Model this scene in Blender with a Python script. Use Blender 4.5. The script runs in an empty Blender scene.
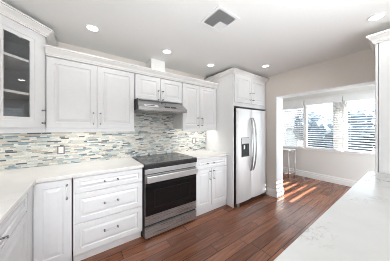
import bpy, bmesh, math, random
from mathutils import Vector, noise as mnoise
random.seed(7)
SC = bpy.context.scene
COL = SC.collection

# ------------------------------------------------------------------ camera
cam = bpy.data.cameras.new('camera'); cam_o = bpy.data.objects.new('camera', cam); COL.objects.link(cam_o)
cam.sensor_width = 36.0; cam.lens = 158.287 / 390 * 36
cam.shift_x = -3.023 / 390; cam.shift_y = -2.308 / 390
cam.clip_start = 0.02; cam.clip_end = 300
cam_o.location = (0, 0, 1.355)
cam_o.rotation_euler = (math.radians(90), 0, -math.radians(90 - 53.85))
SC.camera = cam_o

# ------------------------------------------------------------------ world, sun, area lights, exposure
w = bpy.data.worlds.new('sky'); SC.world = w; w.use_nodes = True
bg = w.node_tree.nodes['Background']
bg.inputs[0].default_value = (0.84, 0.92, 1.0, 1); bg.inputs[1].default_value = 2.4

sun = bpy.data.lights.new('sun', 'SUN'); sun.energy = 45.0; sun.angle = math.radians(0.35); sun.color = (1.0, 0.96, 0.90)
sun_o = bpy.data.objects.new('sun', sun); COL.objects.link(sun_o)
sun_o.rotation_euler = Vector((-0.2, 1.0, -0.45)).to_track_quat('-Z', 'Y').to_euler()

def area(name, loc, target, sx, sy, power, color=(1, 1, 1), portal=False, spread=180):
    l = bpy.data.lights.new(name, 'AREA'); l.shape = 'RECTANGLE'; l.size = sx; l.size_y = sy
    l.energy = power; l.color = color
    l.spread = math.radians(spread)
    if portal: l.cycles.is_portal = True
    o = bpy.data.objects.new(name, l); COL.objects.link(o); o.location = loc
    o.rotation_euler = (Vector(target) - Vector(loc)).to_track_quat('-Z', 'Y').to_euler()
    return o
area('rear_fill', (1.05, -4.1, 1.2), (1.05, 2, 1.3), 3.8, 2.2, 40, (0.90, 0.96, 1.0))  # added fill in front of the solid rear wall; no doors there
area('left_rear_fill', (-0.9, -2.3, 1.3), (2, -1.9, 1.3), 2.6, 1.8, 52, (0.90, 0.96, 1.0))  # fill lamp added behind the camera; the left wall has no window
area('ceiling_fill', (0.5, -1.35, 1.05), (0.5, -0.72, 1.87), 2.4, 0.9, 39, (0.90, 0.96, 1.0), spread=84)  # added uplight that brightens the ceiling, not a known source
area('lower_cabinet_fill', (0.8, -0.4, 1.6), (0.8, 1.94, 0.62), 2.8, 0.4, 5.5, (0.92, 0.965, 1.0), spread=46)  # unseen narrow fill, added to lift the lower cabinet fronts
area('far_room_fill', (4.15, -1.55, 0.72), (4.15, 2.4, 1.2), 1.5, 1.0, 72, (0.76, 0.90, 1.0))  # added lamp below the side window to brighten the far room
area('window_portal', (5.13, 1.0, 1.45), (0, 1.0, 1.45), 3.2, 1.5, 1, portal=True)

SC.view_settings.view_transform = 'Standard'; SC.view_settings.look = 'None'
SC.view_settings.gamma = 1.0; SC.view_settings.use_curve_mapping = False
SC.view_settings.exposure = 0.18
SC.cycles.use_denoising = True; SC.cycles.filter_width = 0.9
SC.cycles.max_bounces = 10; SC.cycles.diffuse_bounces = 6; SC.cycles.glossy_bounces = 5
SC.cycles.transparent_max_bounces = 12
SC.cycles.caustics_reflective = False; SC.cycles.caustics_refractive = False
SC.cycles.sample_clamp_indirect = 6

# ------------------------------------------------------------------ materials
def principled(name, color, rough=0.5, metal=0.0, spec=0.5, **kw):
    m = bpy.data.materials.new(name); m.use_nodes = True
    b = m.node_tree.nodes['Principled BSDF']
    b.inputs['Base Color'].default_value = (*color, 1); b.inputs['Roughness'].default_value = rough
    b.inputs['Metallic'].default_value = metal; b.inputs['Specular IOR Level'].default_value = spec
    for k, v in kw.items(): b.inputs[k.replace('_', ' ')].default_value = v
    return m
class NT:
    """small node-building helper"""
    def __init__(self, m): self.t = m.node_tree; self.b = self.t.nodes['Principled BSDF']
    def n(self, kind, **kw):
        x = self.t.nodes.new(kind)
        for k, v in kw.items(): setattr(x, k, v)
        return x
    def l(self, a, b): self.t.links.new(a, b)
    def math(self, op, a, b=None, c=None):
        x = self.n('ShaderNodeMath', operation=op)
        for i, v in enumerate((a, b, c)):
            if v is None: continue
            if isinstance(v, (int, float)): x.inputs[i].default_value = v
            else: self.l(v, x.inputs[i])
        return x.outputs[0]
    def ramp(self, fac, stops, interp='LINEAR'):
        r = self.n('ShaderNodeValToRGB'); cr = r.color_ramp; cr.interpolation = interp
        while len(cr.elements) < len(stops): cr.elements.new(0.5)
        for e, (p, c) in zip(cr.elements, stops): e.position = p; e.color = (*c, 1)
        self.l(fac, r.inputs[0]); return r.outputs[0]
    def mix(self, fac, a, b, mode='MIX'):
        x = self.n('ShaderNodeMix', data_type='RGBA', blend_type=mode)
        for i, v in ((0, fac), (6, a), (7, b)):
            if isinstance(v, (int, float)): x.inputs[i].default_value = v
            elif isinstance(v, tuple): x.inputs[i].default_value = (*v, 1)
            else: self.l(v, x.inputs[i])
        return x.outputs[2]
    def coords(self):
        return self.n('ShaderNodeNewGeometry').outputs['Position']
    def noise(self, vec, scale, detail=3, rough=0.5):
        x = self.n('ShaderNodeTexNoise'); x.inputs['Scale'].default_value = scale
        x.inputs['Detail'].default_value = detail; x.inputs['Roughness'].default_value = rough
        self.l(vec, x.inputs['Vector']); return x.outputs['Fac']
    def mapping(self, vec, scale=(1, 1, 1), rot=(0, 0, 0), loc=(0, 0, 0)):
        x = self.n('ShaderNodeMapping'); x.inputs['Scale'].default_value = scale
        x.inputs['Rotation'].default_value = rot; x.inputs['Location'].default_value = loc
        self.l(vec, x.inputs['Vector']); return x.outputs[0]

M = {}
def paint(name, color, rough, amp=0.02, scale=40):
    m = principled(name, color, rough); t = NT(m)
    f = t.noise(t.coords(), scale, 2)
    d = tuple(c * (1 - amp) for c in color); e = tuple(min(1, c * (1 + amp)) for c in color)
    t.l(t.ramp(f, [(0.3, d), (0.7, e)]), t.b.inputs['Base Color']); return m
M['cab'] = paint('white_lacquer', (0.80, 0.805, 0.815), 0.38, 0.012, 25)
M['crown'] = paint('white_crown_paint', (0.83, 0.825, 0.81), 0.42, 0.012, 25)
M['trim'] = paint('white_trim_paint', (0.86, 0.86, 0.855), 0.4, 0.01, 20)
M['ceiling'] = paint('ceiling_paint', (0.84, 0.838, 0.825), 0.9, 0.01, 60)
M['wall'] = paint('greige_wall_paint', (0.775, 0.725, 0.675), 0.85, 0.012, 50)
M['farwall'] = paint('pale_wall_paint', (0.78, 0.77, 0.745), 0.85, 0.012, 50)
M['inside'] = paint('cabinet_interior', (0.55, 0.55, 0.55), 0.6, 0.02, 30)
M['black'] = principled('black_plastic', (0.012, 0.012, 0.013), 0.45)
M['dark'] = principled('dark_grey_steel', (0.045, 0.047, 0.05), 0.5)
M['white_plastic'] = principled('white_plastic', (0.82, 0.81, 0.79), 0.4)
M['chrome'] = principled('polished_nickel', (0.92, 0.92, 0.92), 0.42, 1.0)
M['pewter'] = principled('dark_pewter', (0.22, 0.22, 0.225), 0.35, 0.9)
M['ventback'] = principled('grey_duct_interior', (0.16, 0.16, 0.16), 0.7)
M['bronze'] = principled('antique_pewter', (0.22, 0.19, 0.165), 0.5, 0.5)
M['blackglass'] = principled('black_oven_glass', (0.008, 0.008, 0.009), 0.06, 0, 0.5)
M['ring'] = principled('grey_printed_ring', (0.09, 0.09, 0.095), 0.25)
M['slat'] = principled('white_blind_slat', (0.86, 0.86, 0.86), 0.5)
M['label'] = principled('pale_sticker', (0.72, 0.74, 0.75), 0.5)

def steel(name, base, rough, axis):
    m = principled(name, (base, base, base * 1.01), rough, 1.0); t = NT(m)
    sc = {'x': (3, 300, 300), 'z': (300, 300, 3)}[axis]
    f = t.noise(t.mapping(t.coords(), sc), 1.0, 3, 0.6)
    t.l(t.ramp(f, [(0.3, (base * .93,) * 3), (0.7, (min(1, base * 1.05),) * 3)]), t.b.inputs['Base Color'])
    t.l(t.math('MULTIPLY_ADD', f, 0.10, rough - 0.05), t.b.inputs['Roughness']); return m
M['steel'] = steel('brushed_steel_horizontal', 0.36, 0.30, 'x')
M['steel_range'] = steel('brushed_steel_range', 0.50, 0.28, 'x')
M['steel_light'] = steel('brushed_steel_pale', 0.74, 0.30, 'x'); M['steel_light'].node_tree.nodes['Principled BSDF'].inputs['Metallic'].default_value = 0.75
M['steel_range'].node_tree.nodes['Principled BSDF'].inputs['Metallic'].default_value = 0.82
M['steel_fridge'] = steel('brushed_steel_fridge', 0.86, 0.36, 'z'); M['steel_fridge'].node_tree.nodes['Principled BSDF'].inputs['Metallic'].default_value = 0.5

# cooktop: black ceramic glass with fine grey speckle
m = principled('ceramic_cooktop_glass', (0.03, 0.03, 0.032), 0.12, 0, 0.6); t = NT(m)
f = t.noise(t.coords(), 420, 2, 0.6)
t.l(t.ramp(f, [(0.5, (0.03, 0.03, 0.032)), (0.72, (0.16, 0.16, 0.165))]), t.b.inputs['Base Color']); M['cooktop'] = m

# hardwood floor, boards along x
m = principled('hardwood_boards', (0.2, 0.08, 0.05), 0.3); t = NT(m); p = t.coords()
sx = t.n('ShaderNodeSeparateXYZ'); t.l(p, sx.inputs[0])
row = t.math('FLOOR', t.math('DIVIDE', sx.outputs[1], 0.127))
wn = t.n('ShaderNodeTexWhiteNoise', noise_dimensions='1D'); t.l(row, wn.inputs['W'])
xs = t.math('ADD', t.math('DIVIDE', sx.outputs[0], 0.78), t.math('MULTIPLY', wn.outputs['Value'], 13.7))
colm = t.math('FLOOR', xs)
cmb = t.n('ShaderNodeCombineXYZ'); t.l(row, cmb.inputs[0]); t.l(colm, cmb.inputs[1])
w2 = t.n('ShaderNodeTexWhiteNoise', noise_dimensions='2D'); t.l(cmb.outputs[0], w2.inputs['Vector'])
board = t.ramp(w2.outputs['Value'], [(0.0, (0.17, 0.063, 0.034)), (0.4, (0.22, 0.085, 0.047)), (0.75, (0.265, 0.107, 0.060)), (1.0, (0.325, 0.137, 0.080))])
off = t.n('ShaderNodeVectorMath', operation='SCALE'); t.l(w2.outputs['Color'], off.inputs[0]); off.inputs['Scale'].default_value = 9
add = t.n('ShaderNodeVectorMath', operation='ADD'); t.l(p, add.inputs[0]); t.l(off.outputs[0], add.inputs[1])
g = t.noise(t.mapping(add.outputs[0], (2.2, 26, 1)), 1.6, 5, 0.62)
g2 = t.noise(t.mapping(add.outputs[0], (7, 120, 1)), 1.0, 3, 0.6)
c = t.mix(0.75, board, t.ramp(g, [(0.28, (0.55, 0.5, 0.48)), (0.5, (1, 1, 1)), (0.72, (1.35, 1.35, 1.35))]), 'MULTIPLY')
c = t.mix(0.5, c, t.ramp(g2, [(0.3, (0.75, 0.72, 0.7)), (0.7, (1.2, 1.2, 1.2))]), 'MULTIPLY')
fy = t.math('FRACT', t.math('DIVIDE', sx.outputs[1], 0.127)); fx = t.math('FRACT', xs)
ey = t.math('MINIMUM', fy, t.math('SUBTRACT', 1.0, fy)); ex = t.math('MULTIPLY', t.math('MINIMUM', fx, t.math('SUBTRACT', 1.0, fx)), 7.5)
seam = t.math('LESS_THAN', t.math('MINIMUM', ex, ey), 0.026)
c = t.mix(seam, c, (0.03, 0.012, 0.008))
t.l(c, t.b.inputs['Base Color'])
t.l(t.math('MULTIPLY_ADD', g, 0.14, 0.16), t.b.inputs['Roughness'])
bmp = t.n('ShaderNodeBump'); bmp.inputs['Strength'].default_value = 0.25; bmp.inputs['Distance'].default_value = 0.004
t.l(t.math('SUBTRACT', g, t.math('MULTIPLY', seam, 0.6)), bmp.inputs['Height']); t.l(bmp.outputs[0], t.b.inputs['Normal'])
M['floor'] = m

# quartz
def quartz(name, base, vein, amount):
    m = principled(name, base, 0.16); t = NT(m); p = t.coords()
    warp = t.n('ShaderNodeTexNoise'); warp.inputs['Scale'].default_value = 3.0; warp.inputs['Detail'].default_value = 5
    t.l(p, warp.inputs['Vector'])
    sc = t.n('ShaderNodeVectorMath', operation='SCALE'); t.l(warp.outputs['Color'], sc.inputs[0]); sc.inputs['Scale'].default_value = 0.5
    ad = t.n('ShaderNodeVectorMath', operation='ADD'); t.l(p, ad.inputs[0]); t.l(sc.outputs[0], ad.inputs[1])
    n1 = t.noise(t.mapping(ad.outputs[0], (1.2, 3.2, 1), (0, 0, math.radians(28))), 1.9, 6, 0.65)
    ridge = t.math('ABSOLUTE', t.math('SUBTRACT', n1, 0.5))
    line = t.ramp(ridge, [(0.0, (1, 1, 1)), (0.012, (0.35, 0.35, 0.35)), (0.045, (0, 0, 0))])
    mask = t.ramp(t.noise(p, 2.3, 2), [(0.5, (0, 0, 0)), (0.66, (1, 1, 1))])
    brk = t.ramp(t.noise(p, 34, 3), [(0.38, (0.1, 0.1, 0.1)), (0.6, (1, 1, 1))])
    k = t.math('MULTIPLY', t.math('MULTIPLY', t.math('MULTIPLY', line, mask), brk), amount)
    cloud = t.ramp(t.noise(p, 9, 4), [(0.3, tuple(v * 0.965 for v in base)), (0.7, tuple(min(1, v * 1.02) for v in base))])
    t.l(t.mix(k, cloud, vein), t.b.inputs['Base Color']); return m
M['quartz'] = quartz('white_quartz', (0.82, 0.80, 0.78), (0.5, 0.47, 0.44), 0.25)
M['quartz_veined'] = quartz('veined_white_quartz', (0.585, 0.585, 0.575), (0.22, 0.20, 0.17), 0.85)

# linear mosaic backsplash
def mosaic(name, horiz):
    m = principled(name, (0.7, 0.7, 0.65), 0.2); t = NT(m); p = t.coords()
    s = t.n('ShaderNodeSeparateXYZ'); t.l(p, s.inputs[0]); u = s.outputs[horiz]; H = 0.0165
    rw = t.math('FLOOR', t.math('DIVIDE', s.outputs[2], H))
    a = t.n('ShaderNodeTexWhiteNoise', noise_dimensions='1D'); t.l(rw, a.inputs['W'])
    ln = t.math('MULTIPLY_ADD', a.outputs['Value'], 0.045, 0.05)
    uu = t.math('ADD', t.math('DIVIDE', u, ln), t.math('MULTIPLY', a.outputs['Value'], 37.3))
    # uneven stick lengths: bend the running coordinate inside each row
    uu = t.math('ADD', uu, t.math('MULTIPLY', t.math('SINE', t.math('MULTIPLY', uu, 2.3)), 0.33))
    cl = t.math('FLOOR', uu)
    cb = t.n('ShaderNodeCombineXYZ'); t.l(rw, cb.inputs[0]); t.l(cl, cb.inputs[1])
    wn = t.n('ShaderNodeTexWhiteNoise', noise_dimensions='2D'); t.l(cb.outputs[0], wn.inputs['Vector'])
    big = t.noise(p, 1.6, 2)
    v = t.math('ADD', wn.outputs['Value'], t.math('MULTIPLY', t.math('SUBTRACT', big, 0.5), 0.25))
    col = t.ramp(v, [(0.0, (0.56, 0.53, 0.465)), (0.14, (0.68, 0.665, 0.61)), (0.30, (0.46, 0.435, 0.38)), (0.40, (0.64, 0.635, 0.60)),
                     (0.52, (0.46, 0.515, 0.51)), (0.63, (0.58, 0.57, 0.52)), (0.73, (0.31, 0.385, 0.41)), (0.84, (0.20, 0.27, 0.31)), (0.93, (0.09, 0.115, 0.125))], 'CONSTANT')
    mot = t.noise(t.mapping(p, (60, 60, 140)), 1.0, 3)
    col = t.mix(0.5, col, t.ramp(mot, [(0.3, (0.58, 0.61, 0.64)), (0.7, (1.2, 1.18, 1.15))]), 'MULTIPLY')
    fz = t.math('FRACT', t.math('DIVIDE', s.outputs[2], H)); fu = t.math('FRACT', uu)
    ez = t.math('MINIMUM', fz, t.math('SUBTRACT', 1.0, fz)); eu = t.math('MULTIPLY', t.math('MINIMUM', fu, t.math('SUBTRACT', 1.0, fu)), 5.5)
    gr = t.math('LESS_THAN', t.math('MINIMUM', ez, eu), 0.05)
    t.l(t.mix(gr, col, (0.56, 0.53, 0.48)), t.b.inputs['Base Color'])
    t.l(t.math('MULTIPLY_ADD', wn.outputs['Value'], 0.35, 0.12), t.b.inputs['Roughness'])
    return m
M['mosaic_x'] = mosaic('linear_mosaic_tile', 0)
M['mosaic_y'] = mosaic('linear_mosaic_tile_side', 1)

def thin_glass(name, tint, gloss):
    m = bpy.data.materials.new(name); m.use_nodes = True; nt = m.node_tree
    nt.nodes.remove(nt.nodes['Principled BSDF']); out = nt.nodes['Material Output']
    tr = nt.nodes.new('ShaderNodeBsdfTransparent'); tr.inputs[0].default_value = (*tint, 1)
    gl = nt.nodes.new('ShaderNodeBsdfGlossy'); gl.inputs['Roughness'].default_value = 0.02
    fr = nt.nodes.new('ShaderNodeFresnel'); fr.inputs[0].default_value = gloss
    mx = nt.nodes.new('ShaderNodeMixShader')
    ge = nt.nodes.new('ShaderNodeNewGeometry'); mu = nt.nodes.new('ShaderNodeMath'); mu.operation = 'MULTIPLY_ADD'
    # only the outer skin mirrors: the pane is not a solid block
    ml = nt.nodes.new('ShaderNodeMath'); ml.operation = 'MULTIPLY'; mu.inputs[1].default_value = -1; mu.inputs[2].default_value = 1
    nt.links.new(ge.outputs['Backfacing'], mu.inputs[0]); nt.links.new(fr.outputs[0], ml.inputs[0]); nt.links.new(mu.outputs[0], ml.inputs[1])
    nt.links.new(ml.outputs[0], mx.inputs[0]); nt.links.new(tr.outputs[0], mx.inputs[1]); nt.links.new(gl.outputs[0], mx.inputs[2])
    nt.links.new(mx.outputs[0], out.inputs[0]); return m
M['glass'] = thin_glass('window_glass', (0.95, 0.97, 0.98), 1.45)
M['cabglass'] = thin_glass('cabinet_door_glass', (0.95, 0.955, 0.96), 1.7)

def emitter(name, color, strength):
    m = principled(name, color, 0.5); b = m.node_tree.nodes['Principled BSDF']
    b.inputs['Emission Color'].default_value = (*color, 1); b.inputs['Emission Strength'].default_value = strength; return m
M['lamp'] = emitter('lamp_lens', (1.0, 0.97, 0.92), 6.0)
M['foliage'] = None
def leafy(name, a, b):
    m = principled(name, a, 0.8); t = NT(m); f = t.noise(t.coords(), 3.2, 5, 0.7)
    t.l(t.ramp(f, [(0.32, a), (0.68, b)]), t.b.inputs['Base Color']); return m
M['foliage'] = leafy('grey_green_foliage', (0.085, 0.125, 0.165), (0.165, 0.22, 0.27))
M['bark'] = leafy('grey_bark', (0.10, 0.09, 0.08), (0.2, 0.18, 0.16))
M['ground'] = leafy('dry_grass', (0.06, 0.07, 0.065), (0.11, 0.12, 0.115))
M['house'] = paint('white_stucco', (0.86, 0.85, 0.83), 0.9, 0.02, 6)
M['roof'] = leafy('lavender_grey_shingles', (0.40, 0.42, 0.47), (0.50, 0.52, 0.57))

# ------------------------------------------------------------------ mesh helpers
class MB:
    def __init__(self): self.bm = bmesh.new(); self.mi = 0
    def face(self, vs):
        try: f = self.bm.faces.new(vs)
        except ValueError: return
        f.material_index = self.mi; return f
    def box(self, x0, x1, y0, y1, z0, z1, bev=0.0):
        x0, x1 = sorted((x0, x1)); y0, y1 = sorted((y0, y1)); z0, z1 = sorted((z0, z1))
        tmp = bmesh.new()
        v = [tmp.verts.new(c) for c in ((x0, y0, z0), (x1, y0, z0), (x1, y1, z0), (x0, y1, z0), (x0, y0, z1), (x1, y0, z1), (x1, y1, z1), (x0, y1, z1))]
        for q in ((3, 2, 1, 0), (4, 5, 6, 7), (0, 1, 5, 4), (1, 2, 6, 5), (2, 3, 7, 6), (3, 0, 4, 7)): tmp.faces.new([v[i] for i in q])
        if bev: bmesh.ops.bevel(tmp, geom=tmp.edges[:], offset=bev, segments=2, affect='EDGES', profile=0.6)
        self.merge(tmp); return self
    def merge(self, tmp):
        mp = {}
        for v in tmp.verts: mp[v] = self.bm.verts.new(v.co)
        for f in tmp.faces:
            g = self.face([mp[v] for v in f.verts])
            if g: g.smooth = f.smooth
        tmp.free()
    def prism(self, pts, z0, z1, bev=0.0):
        tmp = bmesh.new()
        a = [tmp.verts.new((x, y, z0)) for x, y in pts]; b = [tmp.verts.new((x, y, z1)) for x, y in pts]; n = len(pts)
        tmp.faces.new(a[::-1]); tmp.faces.new(b)
        for i in range(n): tmp.faces.new((a[i], a[(i + 1) % n], b[(i + 1) % n], b[i]))
        bmesh.ops.recalc_face_normals(tmp, faces=tmp.faces[:])
        if bev: bmesh.ops.bevel(tmp, geom=tmp.edges[:], offset=bev, segments=2, affect='EDGES', profile=0.6)
        self.merge(tmp); return self
    def extr_x(self, yz, x0, x1, bev=0.0):
        tmp = bmesh.new(); n = len(yz)
        a = [tmp.verts.new((x0, y, z)) for y, z in yz]; b = [tmp.verts.new((x1, y, z)) for y, z in yz]
        tmp.faces.new(a); tmp.faces.new(b[::-1])
        for i in range(n): tmp.faces.new((a[i], b[i], b[(i + 1) % n], a[(i + 1) % n]))
        bmesh.ops.recalc_face_normals(tmp, faces=tmp.faces[:])
        if bev: bmesh.ops.bevel(tmp, geom=tmp.edges[:], offset=bev, segments=2, affect='EDGES')
        self.merge(tmp); return self
    def tube(self, pts, r, seg=10, caps=True):
        pts = [Vector(p) for p in pts]; rings = []
        for i, p in enumerate(pts):
            d = (pts[min(i + 1, len(pts) - 1)] - pts[max(i - 1, 0)]).normalized()
            up = Vector((0, 0, 1)) if abs(d.z) < 0.9 else Vector((1, 0, 0))
            a = d.cross(up).normalized(); b = a.cross(d).normalized(); rr = r[i] if isinstance(r, (list, tuple)) else r
            rings.append([self.bm.verts.new(p + a * rr * math.cos(2 * math.pi * k / seg) + b * rr * math.sin(2 * math.pi * k / seg)) for k in range(seg)])
        for r0, r1 in zip(rings, rings[1:]):
            for k in range(seg):
                f = self.face((r0[k], r0[(k + 1) % seg], r1[(k + 1) % seg], r1[k])); f.smooth = True
        if caps: self.face(rings[0][::-1]); self.face(rings[-1])
        return self
    def sweep(self, path, prof):
        """closed profile (outward, z) swept along a 2-D path, mitred; outward = right of travel"""
        P = [Vector(p) for p in path]; N = []
        for a, b in zip(P, P[1:]):
            d = (b - a).normalized(); N.append(Vector((d.y, -d.x)))
        rings = []
        for i, p in enumerate(P):
            if i == 0: o = N[0]
            elif i == len(P) - 1: o = N[-1]
            else:
                o = N[i - 1] + N[i]; o = o / (o.dot(N[i]))
            rings.append([self.bm.verts.new((p.x + o.x * q, p.y + o.y * q, z)) for q, z in prof])
        n = len(prof)
        for r0, r1 in zip(rings, rings[1:]):
            for k in range(n): self.face((r0[k], r1[k], r1[(k + 1) % n], r0[(k + 1) % n]))
        self.face(rings[0]); self.face(rings[-1][::-1])
        return self
    def lathe(self, cx, cy, prof, seg=28):
        """profile of (radius, z) about a vertical axis, open ends"""
        rings = [[self.bm.verts.new((cx + r * math.cos(2 * math.pi * k / seg), cy + r * math.sin(2 * math.pi * k / seg), z)) for k in range(seg)] for r, z in prof]
        for r0, r1 in zip(rings, rings[1:]):
            for k in range(seg): self.face((r0[k], r0[(k + 1) % seg], r1[(k + 1) % seg], r1[k]))
        return self
    def panel(self, O, U, N, W, Hh, T=0.02, frame=0.058, drop=0.008, bev=0.028):
        """raised-panel door: O = lower corner on the carcass face, U across, N out of the face"""
        O, U, N = Vector(O), Vector(U), Vector(N); Z = Vector((0, 0, 1))
        def ring(ins, wd): return [self.bm.verts.new(O + U * u + Z * v + N * wd) for u, v in ((ins, ins), (W - ins, ins), (W - ins, Hh - ins), (ins, Hh - ins))]
        seq = [(0, 0), (0, T - 0.003), (0.003, T), (frame, T), (frame + 0.006, T - drop), (frame + 0.013, T - drop), (frame + 0.013 + bev, T - 0.001)]
        rs = [ring(*s) for s in seq]
        for a, b in zip(rs, rs[1:]):
            for k in range(4): self.face((a[k], a[(k + 1) % 4], b[(k + 1) % 4], b[k]))
        self.face(rs[-1]); self.face(rs[0][::-1])
        return self
    def pull(self, C, A, N, span=0.126):
        """bar pull: light bar on two dark posts; C = centre on the door face"""
        C, A, N = Vector(C), Vector(A), Vector(N)
        self.mi = 0; e = span / 2
        self.tube([C + N * 0.028 - A * (e + 0.011), C + N * 0.028 + A * (e + 0.011)], 0.0036)
        self.mi = 1
        for s in (-1, 1):
            q = C + A * (e * s)
            self.tube([q, q + N * 0.004, q + N * 0.006, q + N * 0.024, q + N * 0.030, q + N * 0.036], [0.009, 0.009, 0.005, 0.005, 0.008, 0.006], 10)
        self.mi = 0
        return self

ROOT = {}
def obj(name, mb, mat, parent=None, smooth_angle=None):
    base = ROOT.get(parent.name, Vector((0, 0, 0))) if parent else Vector((0, 0, 0))
    bmesh.ops.recalc_face_normals(mb.bm, faces=mb.bm.faces[:])
    me = bpy.data.meshes.new(name)
    for v in mb.bm.verts: v.co -= base
    mb.bm.to_mesh(me); mb.bm.free()
    for k in (mat if isinstance(mat, (list, tuple)) else [mat]): me.materials.append(M[k] if isinstance(k, str) else k)
    o = bpy.data.objects.new(name, me); COL.objects.link(o)
    if parent: o.parent = parent; ROOT[o.name] = base
    return o
def tag(o, label, cat, group=None):
    o['label'] = label; o['category'] = cat
    if group: o['group'] = group
    return o
def thing(name, label, cat, loc, group=None):
    o = bpy.data.objects.new(name, None); COL.objects.link(o); o.location = loc; o.empty_display_size = 0.1
    ROOT[o.name] = Vector(loc); return tag(o, label, cat, group)
def struct(name, mb, mat):
    o = obj(name, mb, mat); o['kind'] = 'structure'; return o
def box(*a, **k): return MB().box(*a, **k)

# ------------------------------------------------------------------ key dimensions (metres; camera at x=y=0)
YW = 2.551          # back wall
XL = -0.956         # left wall
XR = 3.06           # kitchen face of the dividing wall
XO = 3.30           # far-room face of the dividing wall
XF = 5.02           # far window wall
CEIL = 2.405
YREAR = -4.2
YOP1, YOP0, ZOP = 1.60, 0.22, 1.975     # opening

# ------------------------------------------------------------------ setting
PLAN = [(XL - 0.12, YREAR - 0.12), (XO, YREAR - 0.12), (XO, -1.72), (XF + 0.14, -1.72), (XF + 0.14, 3.52), (XL - 0.12, 3.52)]
struct('floor', MB().prism(PLAN, -0.08, 0.0), 'floor')
struct('ceiling', MB().prism(PLAN, CEIL, CEIL + 0.1), 'ceiling')
struct('wall_back', box(XL - 0.12, XR, YW, YW + 0.12, 0, CEIL), 'wall')
struct('wall_left', box(XL - 0.12, XL, YREAR, YW, 0, CEIL), 'wall')
struct('wall_rear', box(XL - 0.12, XO, YREAR - 0.12, YREAR, 0, CEIL), 'wall')
mb = MB(); mb.box(XR, XO, YOP1, 3.4, 0, CEIL); mb.box(XR, XO, YOP0, YOP1, ZOP, CEIL); mb.box(XR, XO, YREAR, YOP0, 0, CEIL)
struct('wall_right', mb, 'wall')
# far room
WZ0, WZ1, WY0, WY1 = 0.80, 2.10, -0.55, 2.48
mb = MB(); mb.box(XF, XF + 0.14, -1.72, 3.52, 0, WZ0); mb.box(XF, XF + 0.14, -1.72, 3.52, WZ1, CEIL)
mb.box(XF, XF + 0.14, WY1, 3.52, WZ0, WZ1); mb.box(XF, XF + 0.14, -1.72, WY0, WZ0, WZ1); mb.box(XF, XF + 0.14, 0.985, 1.16, WZ0, WZ1)
struct('wall_far', mb, 'farwall')
struct('wall_far_side', box(XO, XF, 3.4, 3.52, 0, CEIL), 'farwall')
SX0, SX1, SZ0, SZ1, SY = 3.46, 4.97, 1.31, 1.84, -1.6     # sunny side window of the far room
mb = MB(); mb.box(XO, XF, SY - 0.12, SY, 0, SZ0); mb.box(XO, XF, SY - 0.12, SY, SZ1, CEIL)
mb.box(XO, SX0, SY - 0.12, SY, SZ0, SZ1); mb.box(SX1, XF, SY - 0.12, SY, SZ0, SZ1)
struct('wall_far_right', mb, 'farwall')
# opening liner
struct('trim_1', box(XR - 0.006, XO + 0.006, YOP1 - 0.012, YOP1, 0, ZOP), 'trim')
struct('trim_2', box(XR - 0.006, XO + 0.006, YOP0, YOP1, ZOP - 0.012, ZOP), 'trim')
def bb_prof(t, h): return [(0, 0), (t, 0), (t, h * 0.62), (t * 0.7, h * 0.68), (t * 0.7, h * 0.84), (t * 0.35, h * 0.95), (t * 0.3, h), (0, h)]
struct('baseboard_right', MB().sweep([(XR, 1.815), (XR, YOP1 - 0.012), (XO, YOP1 - 0.012), (XO, 3.4)], bb_prof(0.018, 0.145)), 'trim')
struct('baseboard_far', MB().sweep([(XF, 3.4), (XF, SY)], bb_prof(0.018, 0.165)), 'trim')
# far window: sill, frames, panes
struct('trim_3', box(XF - 0.035, XF + 0.02, WY0 - 0.05, WY1 + 0.05, 0.762, WZ0, bev=0.004), 'trim')
struct('trim_4', box(XF - 0.018, XF, WY0 - 0.07, WY1 + 0.07, WZ1, WZ1 + 0.07), 'trim')
def window(n, y0, y1, mull=None):
    mb = MB(); x0, x1 = XF + 0.05, XF + 0.10; f = 0.045
    mb.box(x0, x1, y0, y0 + f, WZ0, WZ1); mb.box(x0, x1, y1 - f, y1, WZ0, WZ1)
    mb.box(x0, x1, y0 + f, y1 - f, WZ0, WZ0 + f); mb.box(x0, x1, y0 + f, y1 - f, WZ1 - f, WZ1)
    if mull: mb.box(x0 - 0.05, x1, mull[0], mull[1], WZ0 + f, WZ1 - f)
    o = struct('window_%d' % n, mb, 'trim')
    ROOT[o.name] = Vector((0, 0, 0))
    obj('pane', box(XF + 0.073, XF + 0.077, y0 + f, y1 - f, WZ0 + f, WZ1 - f), 'glass', o)
window(1, 1.16, WY1, (1.775, 1.85)); window(2, WY0, 0.985)
mb = MB()
for a in ((SX0, SX0 + .04, SZ0, SZ1), (SX1 - .04, SX1, SZ0, SZ1), (SX0, SX1, SZ0, SZ0 + .03), (SX0, SX1, SZ1 - .03, SZ1)): mb.box(a[0], a[1], SY - 0.09, SY - 0.05, a[2], a[3])
struct('window_3', mb, 'trim')

# ------------------------------------------------------------------ cabinets
BX, NY = (1, 0, 0), (0, -1, 0)
YF = 1.962          # carcass front of the back-wall base units (door faces at 1.942)
YU = 2.240          # carcass front of the wall units (door faces at 2.220)
def door(root, x0, x1, z0, z1, yf, pull=None, name='door', frame=0.058, bev=0.028):
    d = obj(name, MB().panel((x0, yf, z0), BX, NY, x1 - x0, z1 - z0, frame=frame, bev=bev), 'cab', root)
    if pull:
        px, pz, ax = pull
        obj('pull', MB().pull((px, yf - 0.02, pz), ax, NY), ('chrome', 'pewter'), d)
    return d
VZ = (0, 0, 1)

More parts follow.
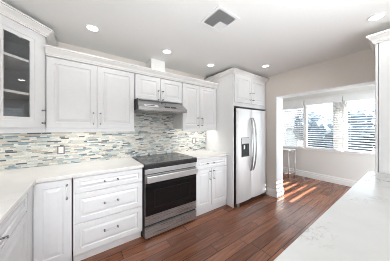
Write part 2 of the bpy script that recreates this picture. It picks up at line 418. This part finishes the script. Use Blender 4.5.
# corner base unit with one narrow door
t = thing('base_cabinet', 'white base cabinet in the corner with one narrow tall raised-panel door', 'cabinet', (-0.21, 2.25, 0), 'base cabinets under the counters')
obj('carcass', box(-0.345, -0.083, YF, 2.54, 0.10, 0.884), 'cab', t)
obj('toe_kick', box(-0.345, -0.083, YF + 0.055, YF + 0.07, 0.0, 0.10), 'cab', t)
door(t, -0.343, -0.086, 0.115, 0.868, YF, (-0.118, 0.755, VZ))
# drawer base
t = thing('base_cabinet', 'white base cabinet with three wide drawers left of the range', 'cabinet', (0.25, 2.25, 0), 'base cabinets under the counters')
obj('carcass', box(-0.073, 0.590, YF, 2.54, 0.10, 0.884), 'cab', t)
obj('toe_kick', box(-0.073, 0.590, YF + 0.055, YF + 0.07, 0.0, 0.10), 'cab', t)
for z0, z1, pz in ((0.115, 0.412, 0.277), (0.419, 0.710, 0.567), (0.717, 0.868, 0.797)):
    d = obj('drawer', MB().panel((-0.070, YF, z0), BX, NY, 0.656, z1 - z0, frame=0.042 if z1 > .8 else 0.055, bev=0.02), 'cab', t)
    obj('pull', MB().pull((0.253, YF - 0.02, pz), BX, NY), ('chrome', 'pewter'), d)
# right base: wide drawer above two doors
t = thing('base_cabinet', 'white base cabinet with one drawer over two doors, between range and refrigerator', 'cabinet', (1.72, 2.25, 0), 'base cabinets under the counters')
obj('carcass', box(1.372, 2.052, YF, 2.54, 0.10, 0.884), 'cab', t)
obj('toe_kick', box(1.372, 2.052, YF + 0.015, YF + 0.03, 0.0, 0.10), 'cab', t)
d = obj('drawer', MB().panel((1.385, YF, 0.717), BX, NY, 0.655, 0.151, frame=0.042, bev=0.02), 'cab', t)
obj('pull', MB().pull((1.665, YF - 0.02, 0.797), BX, NY), ('chrome', 'pewter'), d)
door(t, 1.385, 1.690, 0.115, 0.708, YF, (1.652, 0.605, VZ)); door(t, 1.696, 2.040, 0.115, 0.708, YF, (1.735, 0.605, VZ))
# left run, faces +x
XFL = -0.366
t = thing('base_cabinet', 'white base cabinet along the left wall with a wide drawer over doors, nearest the camera', 'cabinet', (-0.65, 1.2, 0), 'base cabinets under the counters')
mb = MB(); mb.box(-0.945, XFL, 0.56, 1.94, 0.10, 0.884); obj('carcass', mb, 'cab', t)
obj('toe_kick', box(XFL - 0.07, XFL - 0.055, 0.56, 1.94, 0.0, 0.10), 'cab', t)
obj('corner_filler', box(XFL, -0.3465, 1.785, 1.960, 0.10, 0.884), 'cab', t)
d = obj('drawer', MB().panel((XFL, 0.60, 0.717), (0, 1, 0), (1, 0, 0), 1.17, 0.151, frame=0.045, bev=0.02), 'cab', t)
obj('pull', MB().pull((XFL + 0.02, 1.185, 0.79), (0, 1, 0), (1, 0, 0)), ('chrome', 'pewter'), d)
for y0, y1, py in ((0.60, 1.182, 1.14), (1.188, 1.77, 1.23)):
    d = obj('door', MB().panel((XFL, y0, 0.115), (0, 1, 0), (1, 0, 0), y1 - y0, 0.593), 'cab', t)
    obj('pull', MB().pull((XFL + 0.02, py, 0.56), VZ, (1, 0, 0)), ('chrome', 'pewter'), d)
# peninsula base under the veined counter
t = thing('peninsula_cabinet', 'white peninsula base under the veined quartz counter', 'cabinet', (1.1, 0.0, 0))
obj('carcass', box(-0.10, 2.385, -0.33, 0.235, 0.10, 0.884), 'cab', t)
obj('toe_kick', box(-0.10, 2.385, 0.165, 0.18, 0.0, 0.10), 'cab', t)
for i in range(4):
    x0 = -0.095 + i * 0.62
    obj('door', MB().panel((x0 + 0.614, 0.235, 0.115), (-1, 0, 0), (0, 1, 0), 0.614, 0.753), 'cab', t)

# countertops
mb = MB().prism([(XL + 0.009, 2.541), (0.596, 2.541), (0.596, 1.917), (-0.321, 1.917), (-0.321, 0.55), (XL + 0.009, 0.55)], 0.885, 0.915, bev=0.003)
tag(obj('countertop', mb, 'quartz'), 'L-shaped white quartz countertop running along left and back walls', 'countertop')
tag(obj('countertop', MB().box(1.364, 2.062, 1.917, 2.541, 0.885, 0.915, bev=0.003), 'quartz'), 'short white quartz countertop between range and refrigerator', 'countertop')
tag(obj('countertop', MB().box(-0.16, 2.386, -0.62, 0.278, 0.885, 0.915, bev=0.003), 'quartz_veined'), 'large white quartz peninsula countertop with grey veins in the foreground', 'countertop')

# wall units
def wall_unit(label, x0, x1, z0, z1, split, pulls, rail=True):
    t = thing('wall_cabinet', label, 'cabinet', ((x0 + x1) / 2, 2.4, z0), 'wall cabinets over the backsplash')
    obj('carcass', box(x0, x1, YU, 2.54, z0, z1), 'cab', t)
    for a, b, px in ((x0 + 0.005, split - 0.003, split - pulls[0]), (split + 0.003, x1 - 0.005, split + pulls[0])):
        door(t, a, b, z0 + 0.006, z1 - 0.006, YU, (px, pulls[1], VZ))
    if rail: obj('light_rail', MB().box(x0, x1, 2.215, 2.233, 1.312, 1.351, bev=0.003), 'cab', t)
    return t
UZ = 2.098
wall_unit('white wall cabinet with two tall doors left of the range hood', -0.302, 0.566, 1.351, UZ, 0.140, (0.035, 1.468))
wall_unit('short white two-door wall cabinet above the range hood', 0.572, 1.302, 1.755, UZ, 0.934, (0.035, 1.836), rail=False)
wall_unit('white wall cabinet with two narrow doors right of the range hood', 1.308, 2.060, 1.351, UZ, 1.662, (0.044, 1.467))
def crown_prof(z, h, p): return [(0, z), (p * .16, z), (p * .2, z + h * .12), (p * .32, z + h * .2), (p * .42, z + h * .42), (p * .78, z + h * .72), (p * .82, z + h * .8), (p, z + h * .82), (p, z + h), (0, z + h)]
tag(obj('crown_moulding', MB().sweep([(-0.302, YU - 0.02), (2.063, YU - 0.02)], crown_prof(UZ, 0.09, 0.058) [:-1] + [(-0.05, UZ + 0.09), (-0.05, UZ)]), 'crown'),
    'long white crown moulding along the tops of the back wall cabinets', 'moulding')

# diagonal glass corner cabinet
A, B = Vector((-0.305, 2.22)), Vector((-0.607, 1.918)); DV = (A - B).normalized(); DN = Vector((DV.y, -DV.x)); DW = (A - B).length
t = thing('corner_cabinet', 'tall white diagonal corner wall cabinet with a glass door', 'cabinet', (-0.6, 2.2, 1.351), 'wall cabinets over the backsplash')
Ai, Bi = A - DN * 0.021, B - DN * 0.021
foot = [(XL + 0.01, 2.541), (-0.306, 2.541), (-0.306, Ai.y + 0.0), (Ai.x, Ai.y), (Bi.x, Bi.y), (Bi.x, 1.919), (XL + 0.01, 1.919)]
foot = [(XL + 0.01, 2.541), (-0.306, 2.541), (-0.306, Ai.y + 0.014), (Bi.x - 0.014, 1.919), (XL + 0.01, 1.919)]
ZT = 2.292
mb = MB(); mb.prism(foot, 1.351, 1.369); mb.prism(foot, ZT - 0.018, ZT)
mb.box(-0.324, -0.306, Ai.y + 0.02, 2.541, 1.369, ZT - 0.018); mb.box(XL + 0.01, Bi.x - 0.02, 1.919, 1.937, 1.369, ZT - 0.018)
obj('carcass', mb, 'cab', t)
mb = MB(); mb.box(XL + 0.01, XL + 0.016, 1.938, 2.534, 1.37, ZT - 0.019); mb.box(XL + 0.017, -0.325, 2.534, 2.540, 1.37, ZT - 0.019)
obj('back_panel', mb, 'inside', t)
shf = [(XL + 0.02, 2.53), (-0.328, 2.53), (-0.328, 2.231), (-0.621, 1.938), (XL + 0.02, 1.938)]
for z in (1.665, 1.975): obj('shelf', MB().prism(shf, z, z + 0.022), 'white_plastic', t)
def dp(s, z, wd):    # point on the diagonal door: s from its left end
    q = B + DV * s + DN * wd; return (q.x, q.y, z)
def dbox(mb, s0, s1, z0, z1, w0, w1):
    v = [mb.bm.verts.new(dp(s, z, wd)) for z in (z0, z1) for s, wd in ((s0, w0), (s1, w0), (s1, w1), (s0, w1))]
    for q in ((3, 2, 1, 0), (4, 5, 6, 7), (0, 1, 5, 4), (1, 2, 6, 5), (2, 3, 7, 6), (3, 0, 4, 7)): mb.face([v[i] for i in q])
Z0, Z1, g0, g1, gz0, gz1 = 1.357, 2.284, 0.120, DW - 0.122, 1.458, 2.176
mb = MB()
def dring(a, b):     # stepped picture-frame around the glass
    pass
loops = [(0.003, DW - 0.003, Z0, Z1, -0.02), (0.003, DW - 0.003, Z0, Z1, -0.002), (0.006, DW - 0.006, Z0 + .003, Z1 - .003, 0.0),
         (g0 - 0.034, g1 + 0.034, gz0 - .034, gz1 + .034, 0.0), (g0 - 0.028, g1 + 0.028, gz0 - .028, gz1 + .028, -0.004), (g0, g1, gz0, gz1, -0.008), (g0, g1, gz0, gz1, -0.02)]
rs = [[mb.bm.verts.new(dp(s, z, wd)) for s, z in ((a, c), (b, c), (b, d), (a, d))] for a, b, c, d, wd in loops]
for r0, r1 in zip(rs, rs[1:] + rs[:1]):
    for k in range(4): mb.face((r0[k], r0[(k + 1) % 4], r1[(k + 1) % 4], r1[k]))
d = obj('door', mb, 'cab', t)
mb = MB(); dbox(mb, g0 - 0.004, g1 + 0.004, gz0 - 0.004, gz1 + 0.004, -0.016, -0.012); obj('glass_pane', mb, 'cabglass', d)
obj('pull', MB().pull(dp(DW - 0.026, 1.470, 0.0), VZ, (DN.x, DN.y, 0)), ('chrome', 'pewter'), d)
obj('light_rail', MB().sweep([(XL + 0.01, 1.914), (B.x, 1.914), (-0.303, 2.215)], [(-0.016, 1.312), (0, 1.312), (0, 1.351), (-0.016, 1.351)]), 'cab', t)
obj('crown_moulding', MB().sweep([(XL + 0.01, B.y), (B.x, B.y), (A.x, A.y), (A.x, 2.541)], crown_prof(2.284, 0.076, 0.066)), 'crown', t)

# refrigerator enclosure
t = thing('refrigerator_surround', 'tall white cabinet enclosing the refrigerator with two small doors on top', 'cabinet', (2.56, 2.2, 0))
obj('side_panel', box(2.066, 2.086, 1.82, 2.54, 0, 2.30), 'cab', t)
obj('side_panel', box(3.034, 3.054, 1.82, 2.54, 0, 2.30), 'cab', t)
obj('carcass', box(2.086, 3.034, 1.82, 2.54, 1.738, 2.30), 'cab', t)
for a, b, px in ((2.092, 2.547, 2.508), (2.553, 3.000, 2.592)):
    door(t, a, b, 1.806, 2.285, 1.82, (px, 1.938, VZ), bev=0.024)
obj('crown_moulding', MB().sweep([(2.066, 2.541), (2.066, 1.81), (XR - 0.005, 1.81)], crown_prof(2.285, 0.068, 0.062)), 'crown', t)

# pantry on the right
t = thing('pantry_cabinet', 'tall white pantry cabinet standing at the end of the veined peninsula counter', 'cabinet', (2.7, -0.05, 0))
obj('carcass', box(2.39, 3.05, -0.36, 0.212, 0.10, 2.215), 'cab', t)
obj('toe_kick', box(2.40, 3.05, 0.14, 0.155, 0.0, 0.10), 'cab', t)
for a, b, px in ((2.718, 2.392, 2.66), (3.048, 2.724, 2.78)):
    d = obj('door', MB().panel((a, 0.216, 0.115), (-1, 0, 0), (0, 1, 0), a - b, 2.09), 'cab', t)
    obj('pull', MB().pull((px, 0.236, 1.32), VZ, (0, 1, 0)), ('chrome', 'pewter'), d)
obj('crown_moulding', MB().sweep([(XR - 0.005, 0.236), (2.39, 0.236), (2.39, -0.36)], crown_prof(2.205, 0.085, 0.058)), 'crown', t)

# ------------------------------------------------------------------ backsplash and outlets
mb = MB(); mb.box(XL + 0.009, 2.064, 2.543, YW - 0.0005, 0.915, 1.352); mb.box(0.568, 1.306, 2.543, YW - 0.0005, 1.352, 1.754)
tag(obj('backsplash', mb, 'mosaic_x'), 'linear mosaic tile backsplash in cream and blue-grey along back wall', 'tile')
tag(obj('backsplash', box(XL + 0.0005, XL + 0.008, 0.55, 2.5425, 0.915, 1.352), 'mosaic_y'), 'linear mosaic tile backsplash on the left wall above the counter', 'tile')
def outlet(label, x0, x1, z0, z1):
    t = thing('wall_outlet', label, 'outlet', ((x0 + x1) / 2, 2.543, z0), 'outlets in the backsplash')
    y = 2.543; w_ = 0.0135
    mb = MB(); mb.box(x0, x1, y - 0.006, y, z0, z0 + w_, bev=.0015); mb.box(x0, x1, y - 0.006, y, z1 - w_, z1, bev=.0015)
    mb.box(x0, x0 + w_, y - 0.006, y, z0 + w_, z1 - w_); mb.box(x1 - w_, x1, y - 0.006, y, z0 + w_, z1 - w_)
    obj('frame', mb, 'bronze', t)
    f = obj('socket', MB().box(x0 + w_, x1 - w_, y - 0.005, y, z0 + w_, z1 - w_), 'white_plastic', t)
    cx = (x0 + x1) / 2
    for dz in (0.3, 0.7):
        zz = z0 + (z1 - z0) * dz; mb = MB()
        for s in (-0.006, 0.006): mb.box(cx + s - 0.001, cx + s + 0.001, y - 0.0056, y - 0.005, zz - 0.004, zz + 0.004)
        obj('slot', mb, 'black', f)
outlet('metal-framed white wall outlet on the tile below the tall left cabinet', -0.246, -0.174, 1.040, 1.140)
outlet('narrow metal-framed outlet on the tile near the refrigerator', 1.725, 1.795, 1.055, 1.165)

# ------------------------------------------------------------------ range
t = thing('range', 'black and stainless steel electric range with glass cooktop', 'range', (0.98, 2.2, 0))
obj('body', box(0.606, 1.354, 1.925, 2.53, 0.02, 0.900), 'dark', t)
obj('base_plinth', box(0.63, 1.33, 1.96, 2.0, 0.0, 0.02), 'black', t)
ck = obj('cooktop', MB().box(0.601, 1.359, 1.884, 2.535, 0.908, 0.924, bev=0.004), 'cooktop', t)
for bx, by, r in ((0.80, 2.06, 0.105), (1.17, 2.05, 0.09), (0.80, 2.35, 0.08), (1.17, 2.36, 0.105)):
    mb = MB()
    for q in (r, r * 0.68): mb.lathe(bx, by, [(q - 0.0035, 0.9245), (q, 0.9245)], 40)
    obj('burner_ring', mb, 'ring', ck)
obj('cooktop_edge', MB().box(0.602, 1.358, 1.886, 1.925, 0.858, 0.908, bev=0.004), 'black', t)
obj('control_panel', MB().box(0.606, 1.354, 1.898, 1.925, 0.796, 0.855, bev=0.003), 'steel_light', t)
dr = obj('oven_door', MB().box(0.606, 1.354, 1.893, 1.922, 0.688, 0.786, bev=0.003).box(0.606, 1.354, 1.893, 1.922, 0.182, 0.292, bev=0.003).box(0.606, 1.354, 1.90, 1.922, 0.292, 0.688), 'steel_range', t)
obj('door_glass', MB().box(0.608, 1.352, 1.892, 1.8995, 0.294, 0.686, bev=0.002), 'blackglass', dr)
mb = MB()
for a in ((0.72, 1.24, 0.375, 0.381), (0.72, 1.24, 0.585, 0.591), (0.72, 0.726, 0.381, 0.585), (1.234, 1.24, 0.381, 0.585)): mb.box(a[0], a[1], 1.8912, 1.892, a[2], a[3])
obj('window_outline', mb, 'black', dr)
hd = obj('door_handle', MB().box(0.612, 1.348, 1.842, 1.860, 0.700, 0.776, bev=0.006), 'steel_light', dr)
for x in (0.625, 1.305): obj('handle_bracket', box(x, x + 0.03, 1.860, 1.893, 0.715, 0.762), 'steel_range', dr)
obj('storage_drawer', MB().box(0.606, 1.354, 1.893, 1.922, 0.028, 0.152, bev=0.003), 'steel_range', t)

# ------------------------------------------------------------------ range hood
t = thing('range_hood', 'stainless steel under-cabinet range hood above the range', 'hood', (0.93, 2.3, 1.59))
pr = [(2.54, 1.592), (2.052, 1.592), (2.050, 1.594), (2.050, 1.634), (2.212, 1.738), (2.24, 1.752), (2.54, 1.752)]
obj('canopy', MB().extr_x(pr, 0.576, 1.290), 'steel', t)
mb = MB(); mb.box(0.572, 0.576, 2.09, 2.54, 1.60, 1.745); obj('end_plate', mb, 'black', t)
mb = MB(); mb.box(0.62, 0.92, 2.10, 2.44, 1.586, 1.592); mb.box(0.94, 1.25, 2.10, 2.44, 1.586, 1.592); obj('grease_filter', mb, 'steel_range', t)
def slope(x0, x1, s0, s1, th=0.004):     # plate lying on the slanted front, s = 0 (lip) .. 1 (top)
    a, b = Vector((2.050, 1.634)), Vector((2.212, 1.738)); d = b - a; n = Vector((-d.y, d.x)).normalized()
    p0, p1 = a + d * s0, a + d * s1
    q = [p0, p1, p1 + n * th, p0 + n * th]
    return MB().extr_x([(v.x, v.y) for v in q], x0, x1)
obj('control_switch', slope(0.935, 1.015, 0.06, 0.26), 'black', t)
obj('control_switch', slope(1.035, 1.115, 0.06, 0.26), 'black', t)
mb = MB().box(0.655, 0.835, 2.0485, 2.050, 1.5985, 1.630); obj('sticker', slope(0.655, 0.845, 0.05, 0.42, 0.0015), 'label', t)
obj('sticker_text', slope(0.685, 0.795, 0.20, 0.30, 0.0022), 'dark', t)
for x in (0.925, 0.985): obj('fastener', slope(x, x + 0.008, 0.6, 0.8, 0.003), 'dark', t)

tag(obj('duct_cover', box(0.835, 1.055, 2.33, 2.54, UZ + 0.001, CEIL - 0.001), 'ceiling'), 'white boxed duct rising from the wall cabinets to the ceiling', 'duct')

# ------------------------------------------------------------------ refrigerator
t = thing('refrigerator', 'stainless steel side-by-side refrigerator with curved handles and water dispenser', 'refrigerator', (2.56, 2.1, 0))
obj('body', box(2.118, 3.012, 1.846, 2.50, 0.05, 1.692), 'dark', t)
mb = MB(); mb.box(2.14, 3.0, 1.83, 1.846, 0.015, 0.055); obj('kick_grille', mb, 'black', t)
def fdoor(name, x0, x1):
    # softly crowned front
    n = 10; pts = []
    for i in range(n + 1):
        s = i / n; e = 1 - (2 * s - 1) ** 2
        edge = min(1.0, min(s, 1 - s) * n / 0.9)
        pts.append((x0 + (x1 - x0) * s, 1.790 - 0.010 * e - 0.008 * min(1, edge)))
    pts = [(x0, 1.802)] + pts + [(x1, 1.802)]
    d_ = obj(name, MB().prism(pts, 0.065, 1.697), 'steel_fridge', t)
    obj('door_liner', box(x0 + 0.003, x1 - 0.003, 1.8025, 1.843, 0.07, 1.692), 'dark', d_)
    return d_
fz = fdoor('freezer_door', 2.116, 2.524); fr = fdoor('fridge_door', 2.532, 3.014)
def handle(x, bow, door_):
    pts = []; z0, z1 = 0.575, 1.545
    for i in range(17):
        s = i / 16; e = math.sin(math.pi * s) ** 0.6
        pts.append((x + bow * e, 1.772 - 0.062 * e, z0 + (z1 - z0) * s))
    obj('handle', MB().tube(pts, [0.010] + [0.0135] * 15 + [0.010], 12), 'steel_range', door_)
handle(2.497, -0.016, fz); handle(2.560, 0.016, fr)
d = obj('dispenser', MB().box(2.226, 2.440, 1.7665, 1.782, 0.848, 1.192, bev=0.003), 'steel', t)
obj('control_panel', MB().box(2.236, 2.430, 1.764, 1.7665, 1.085, 1.180), 'label', d)
obj('recess', MB().box(2.236, 2.430, 1.7645, 1.7665, 0.858, 1.075), 'black', d)
obj('paddle', MB().box(2.275, 2.310, 1.757, 1.7645, 0.985, 1.055, bev=.003), 'chrome', d)
obj('paddle', MB().box(2.355, 2.390, 1.757, 1.7645, 0.985, 1.055, bev=.003), 'dark', d)
obj('drip_tray', MB().box(2.245, 2.421, 1.750, 1.7645, 0.862, 0.874), 'dark', d)
for x in (2.128, 2.955): obj('foot', MB().box(x, x + 0.055, 1.775, 1.83, 0.0, 0.060, bev=0.004), 'steel', t)
for x in (2.128, 2.952): obj('hinge_cover', MB().box(x, x + 0.05, 1.79, 1.88, 1.698, 1.716, bev=0.004), 'dark', t)

# ------------------------------------------------------------------ ceiling fixtures
def downlight(label, x, y, r=0.049):
    t = thing('recessed_light', label, 'ceiling light', (x, y, CEIL), 'recessed ceiling lights')
    mb = MB(); mb.lathe(x, y, [(r + 0.014, CEIL - 0.0005), (r + 0.013, CEIL - 0.005), (r + 0.002, CEIL - 0.007), (r, CEIL - 0.005), (r, CEIL - 0.0005)], 32)
    obj('trim_ring', mb, 'trim', t)
    mb = MB(); mb.face([mb.bm.verts.new((x + r * math.cos(2 * math.pi * k / 32), y + r * math.sin(2 * math.pi * k / 32), CEIL - 0.004)) for k in range(32)])
    obj('lens', mb, 'lamp', t)
    l = bpy.data.lights.new('downlight', 'AREA'); l.shape = 'DISK'; l.size = 2 * r; l.energy = 0.6; l.color = (1.0, 0.95, 0.88)
    o = bpy.data.objects.new('downlight', l); COL.objects.link(o); o.location = (0, 0, -0.010); o.parent = t
downlight('recessed ceiling light over the tall two-door wall cabinet, leftmost in view', 0.086, 1.99)
downlight('recessed ceiling light in front of the boxed duct', 0.935, 2.00)
downlight('recessed ceiling light left of the refrigerator cabinet', 1.72, 2.00)
downlight('recessed ceiling light nearest the greige wall above the opening', 2.49, 1.48)
downlight('recessed ceiling light above the pantry cabinet', 2.24, 0.212)

# four-way ceiling vent
cx, cy, h = 1.075, 1.118, 0.135
t = thing('ceiling_vent', 'square white ceiling air vent with angled louvres', 'vent', (cx, cy, CEIL))
mb = MB(); F = 0.022
mb.box(cx - h, cx + h, cy - h, cy - h + F, CEIL - 0.008, CEIL - 0.0005); mb.box(cx - h, cx + h, cy + h - F, cy + h, CEIL - 0.008, CEIL - 0.0005)
mb.box(cx - h, cx - h + F, cy - h + F, cy + h - F, CEIL - 0.008, CEIL - 0.0005); mb.box(cx + h - F, cx + h, cy - h + F, cy + h - F, CEIL - 0.008, CEIL - 0.0005)
obj('frame', mb, 'trim', t)
obj('backing', box(cx - h + F, cx + h - F, cy - h + F, cy + h - F, CEIL - 0.0025, CEIL - 0.0006), 'ventback', t)
mb = MB(); hi = h - F
def louvre(p0, p1, out):     # thin blade, lower edge leaning outward
    p0, p1, out = Vector(p0), Vector(p1), Vector(out)
    a, b = Vector((p0.x, p0.y, CEIL - 0.003)), Vector((p1.x, p1.y, CEIL - 0.003))
    o3 = Vector((out.x, out.y, 0)) * 0.012 + Vector((0, 0, -0.010)); th = Vector((out.x, out.y, 0)) * 0.0025
    v = [mb.bm.verts.new(q) for q in (a, b, b + o3, a + o3, a + th, b + th, b + o3 + th, a + o3 + th)]
    for q in ((0, 1, 2, 3), (7, 6, 5, 4), (0, 4, 5, 1), (1, 5, 6, 2), (2, 6, 7, 3), (3, 7, 4, 0)): mb.face([v[i] for i in q])
for k in range(5):
    q = 0.012 + k * 0.0215
    louvre((cx - hi, cy + q), (cx + 0.0, cy + q), (0, -1))
    louvre((cx - q, cy - hi), (cx - q, cy), (-1, 0))
    louvre((cx + q, cy), (cx + q, cy + hi), (1, 0))
    louvre((cx, cy - q), (cx + hi, cy - q), (0, -1))
obj('louvres', mb, 'trim', t)

# under-cabinet lighting: the slim lamps behind the light rails
for x0, x1, pw in ((-0.28, 0.53, 1.3), (1.36, 2.02, 1.8)):
    area('undercabinet_lamp', ((x0 + x1) / 2, 2.36, 1.345), ((x0 + x1) / 2, 2.42, 0.9), x1 - x0, 0.05, pw, (1.0, 0.965, 0.91))
area('undercabinet_lamp', (-0.72, 2.28, 1.345), (-0.70, 2.32, 0.9), 0.3, 0.2, 1.2, (1.0, 0.965, 0.91))

# ------------------------------------------------------------------ far room: blinds and table
def blind(label, y0, y1, ztop, tilt, zval):
    t = thing('window_blind', label, 'blind', (XF - 0.03, (y0 + y1) / 2, WZ0), 'horizontal blinds at the far window')
    obj('headrail', MB().box(XF - 0.062, XF - 0.004, y0, y1, zval, ztop, bev=0.004), 'slat', t)
    mb = MB(); z = 0.850; dx, dz = 0.024 * math.cos(tilt), 0.024 * math.sin(tilt)
    while z < zval - 0.02:
        mb.extr_slat = None
        a = [mb.bm.verts.new((XF - 0.034 + s * dx + n_ * 0.0014 * -math.sin(tilt), y, z + s * dz + n_ * 0.0014)) for y in (y0 + 0.006, y1 - 0.006) for s, n_ in ((-1, -1), (1, -1), (1, 1), (-1, 1))]
        for q in ((3, 2, 1, 0), (4, 5, 6, 7), (0, 1, 5, 4), (1, 2, 6, 5), (2, 3, 7, 6), (3, 0, 4, 7)): mb.face([a[i] for i in q])
        z += 0.056
    obj('slats', mb, 'slat', t)
    obj('bottom_rail', MB().box(XF - 0.058, XF - 0.010, y0 + 0.006, y1 - 0.006, 0.803, 0.823, bev=0.003), 'slat', t)
    for y in (y0 + 0.12, y1 - 0.12): obj('cord', MB().tube([(XF - 0.034, y, 0.82), (XF - 0.034, y, zval)], 0.0012, 6), 'slat', t)
    obj('wand', MB().tube([(XF - 0.068, y0 + 0.06, zval), (XF - 0.068, y0 + 0.06, 1.25)], 0.004, 8), 'white_plastic', t)
blind('white horizontal blind at the left window section, half hidden by the opening', 1.835, 2.44, 2.13, 0.62, 1.915)
blind('white horizontal blind at the middle window section, by the grey post', 1.02, 1.79, 2.13, 0.36, 1.985)
blind('white horizontal blind at the right window section, beside the pantry', -0.48, 0.995, 2.13, 0.36, 1.985)
# slats in the sunny side window
t = thing('window_blind', 'white horizontal blind at the sunny side window of the far room', 'blind', ((SX0 + SX1) / 2, SY, SZ0))
mb = MB(); z = SZ0 + 0.04
while z < SZ1:
    a = [mb.bm.verts.new((x, SY + 0.03 + s * 0.026, z + s * 0.004 + n_ * 0.0015 + 0.0)) for x in (SX0 - 0.03, SX1 + 0.03) for s, n_ in ((-1, -9), (1, -9), (1, 9), (-1, 9))]
    for q in ((3, 2, 1, 0), (4, 5, 6, 7), (0, 1, 5, 4), (1, 2, 6, 5), (2, 3, 7, 6), (3, 0, 4, 7)): mb.face([a[i] for i in q])
    z += 0.08
obj('slats', mb, 'slat', t)
obj('headrail', box(SX0 - 0.03, SX1 + 0.03, SY + 0.004, SY + 0.06, SZ1, SZ1 + 0.05), 'slat', t)

t = thing('console_table', 'slim chrome-legged table standing under the far window', 'table', (4.60, 2.45, 0))
ty0, ty1, tx0, tx1 = 2.035, 2.90, 4.56, 4.94
obj('tabletop', MB().box(tx0 - 0.02, tx1 + 0.02, ty0 - 0.02, ty1 + 0.02, 0.735, 0.755, bev=0.003), 'white_plastic', t)
for x in (tx0, tx1):
    for y in (ty0, ty1): obj('leg', MB().tube([(x, y, 0), (x, y, 0.735)], 0.014, 10), 'chrome', t)
mb = MB(); mb.tube([(tx0, ty0, 0.10), (tx0, ty1, 0.10)], 0.009, 8); mb.tube([(tx1, ty0, 0.10), (tx1, ty1, 0.10)], 0.009, 8); mb.tube([(tx0, ty0, 0.10), (tx1, ty0, 0.10)], 0.009, 8)
obj('stretcher', mb, 'chrome', t)

# ------------------------------------------------------------------ outdoors
GZ = -1.6
struct('ground', box(XF + 0.5, 120, -70, 90, GZ - 0.2, GZ), 'ground')
t = thing('house', 'white neighbouring house with grey roof seen through the left blind', 'house', (26, 10.3, GZ))
obj('wall', box(24, 28, 9.5, 11.1, GZ, 1.40), 'house', t)
obj('porch', box(24.6, 28, 8.7, 9.5, GZ, 1.40), 'farwall', t)
mb = MB(); P = [(23.5, 1.38), (26.2, 4.5), (28.6, 1.38)]
a = [mb.bm.verts.new((x, 8.5, z)) for x, z in P]; b = [mb.bm.verts.new((x, 13.2, z)) for x, z in P]
mb.face(a); mb.face(b[::-1])
for i in range(3): mb.face((a[i], b[i], b[(i + 1) % 3], a[(i + 1) % 3]))
obj('roof', mb, 'roof', t)
def tree(label, x, y, top, rad, seed):
    rnd = random.Random(seed)
    t = thing('tree', label, 'tree', (x, y, GZ), 'trees beyond the far window')
    obj('trunk', MB().tube([(x, y, GZ), (x + .05, y, GZ + 1.2), (x, y + .1, top - rad * 0.8)], [0.22, 0.17, 0.08], 8), 'bark', t)
    mb = MB()
    for k in range(16):
        th, ph = rnd.uniform(0, 6.28), rnd.uniform(-0.9, 1)
        rr = rad * rnd.uniform(0.25, 0.62); q = rad - rr * 0.7
        c = Vector((x + q * math.cos(th) * math.cos(ph) * .9, y + q * math.sin(th) * math.cos(ph), top - rad + q * ph * 0.9 - 0.1))
        tmp = bmesh.new(); bmesh.ops.create_icosphere(tmp, subdivisions=3, radius=rr)
        for v in tmp.verts:
            d = 1 + 0.42 * mnoise.noise(v.co * (2.6 / rr) * 0.6 + Vector((seed, k, 0))) + 0.2 * mnoise.noise(v.co * (7 / rr) * 0.6)
            v.co = v.co * d + c
        mb.merge(tmp)
    obj('crown', mb, 'foliage', t)
tree('grey-green tree beyond the window edge next to the pantry', 15.5, -0.6, 2.75, 1.7, 5)
tree('broad grey-green tree beyond the right window section', 20.5, 2.4, 3.2, 2.1, 3)
tree('low rounded tree beyond the middle window section', 15.5, 3.9, 2.6, 1.6, 8)
tree('small tree beside the white house', 20.5, 7.0, 3.1, 1.5, 11)
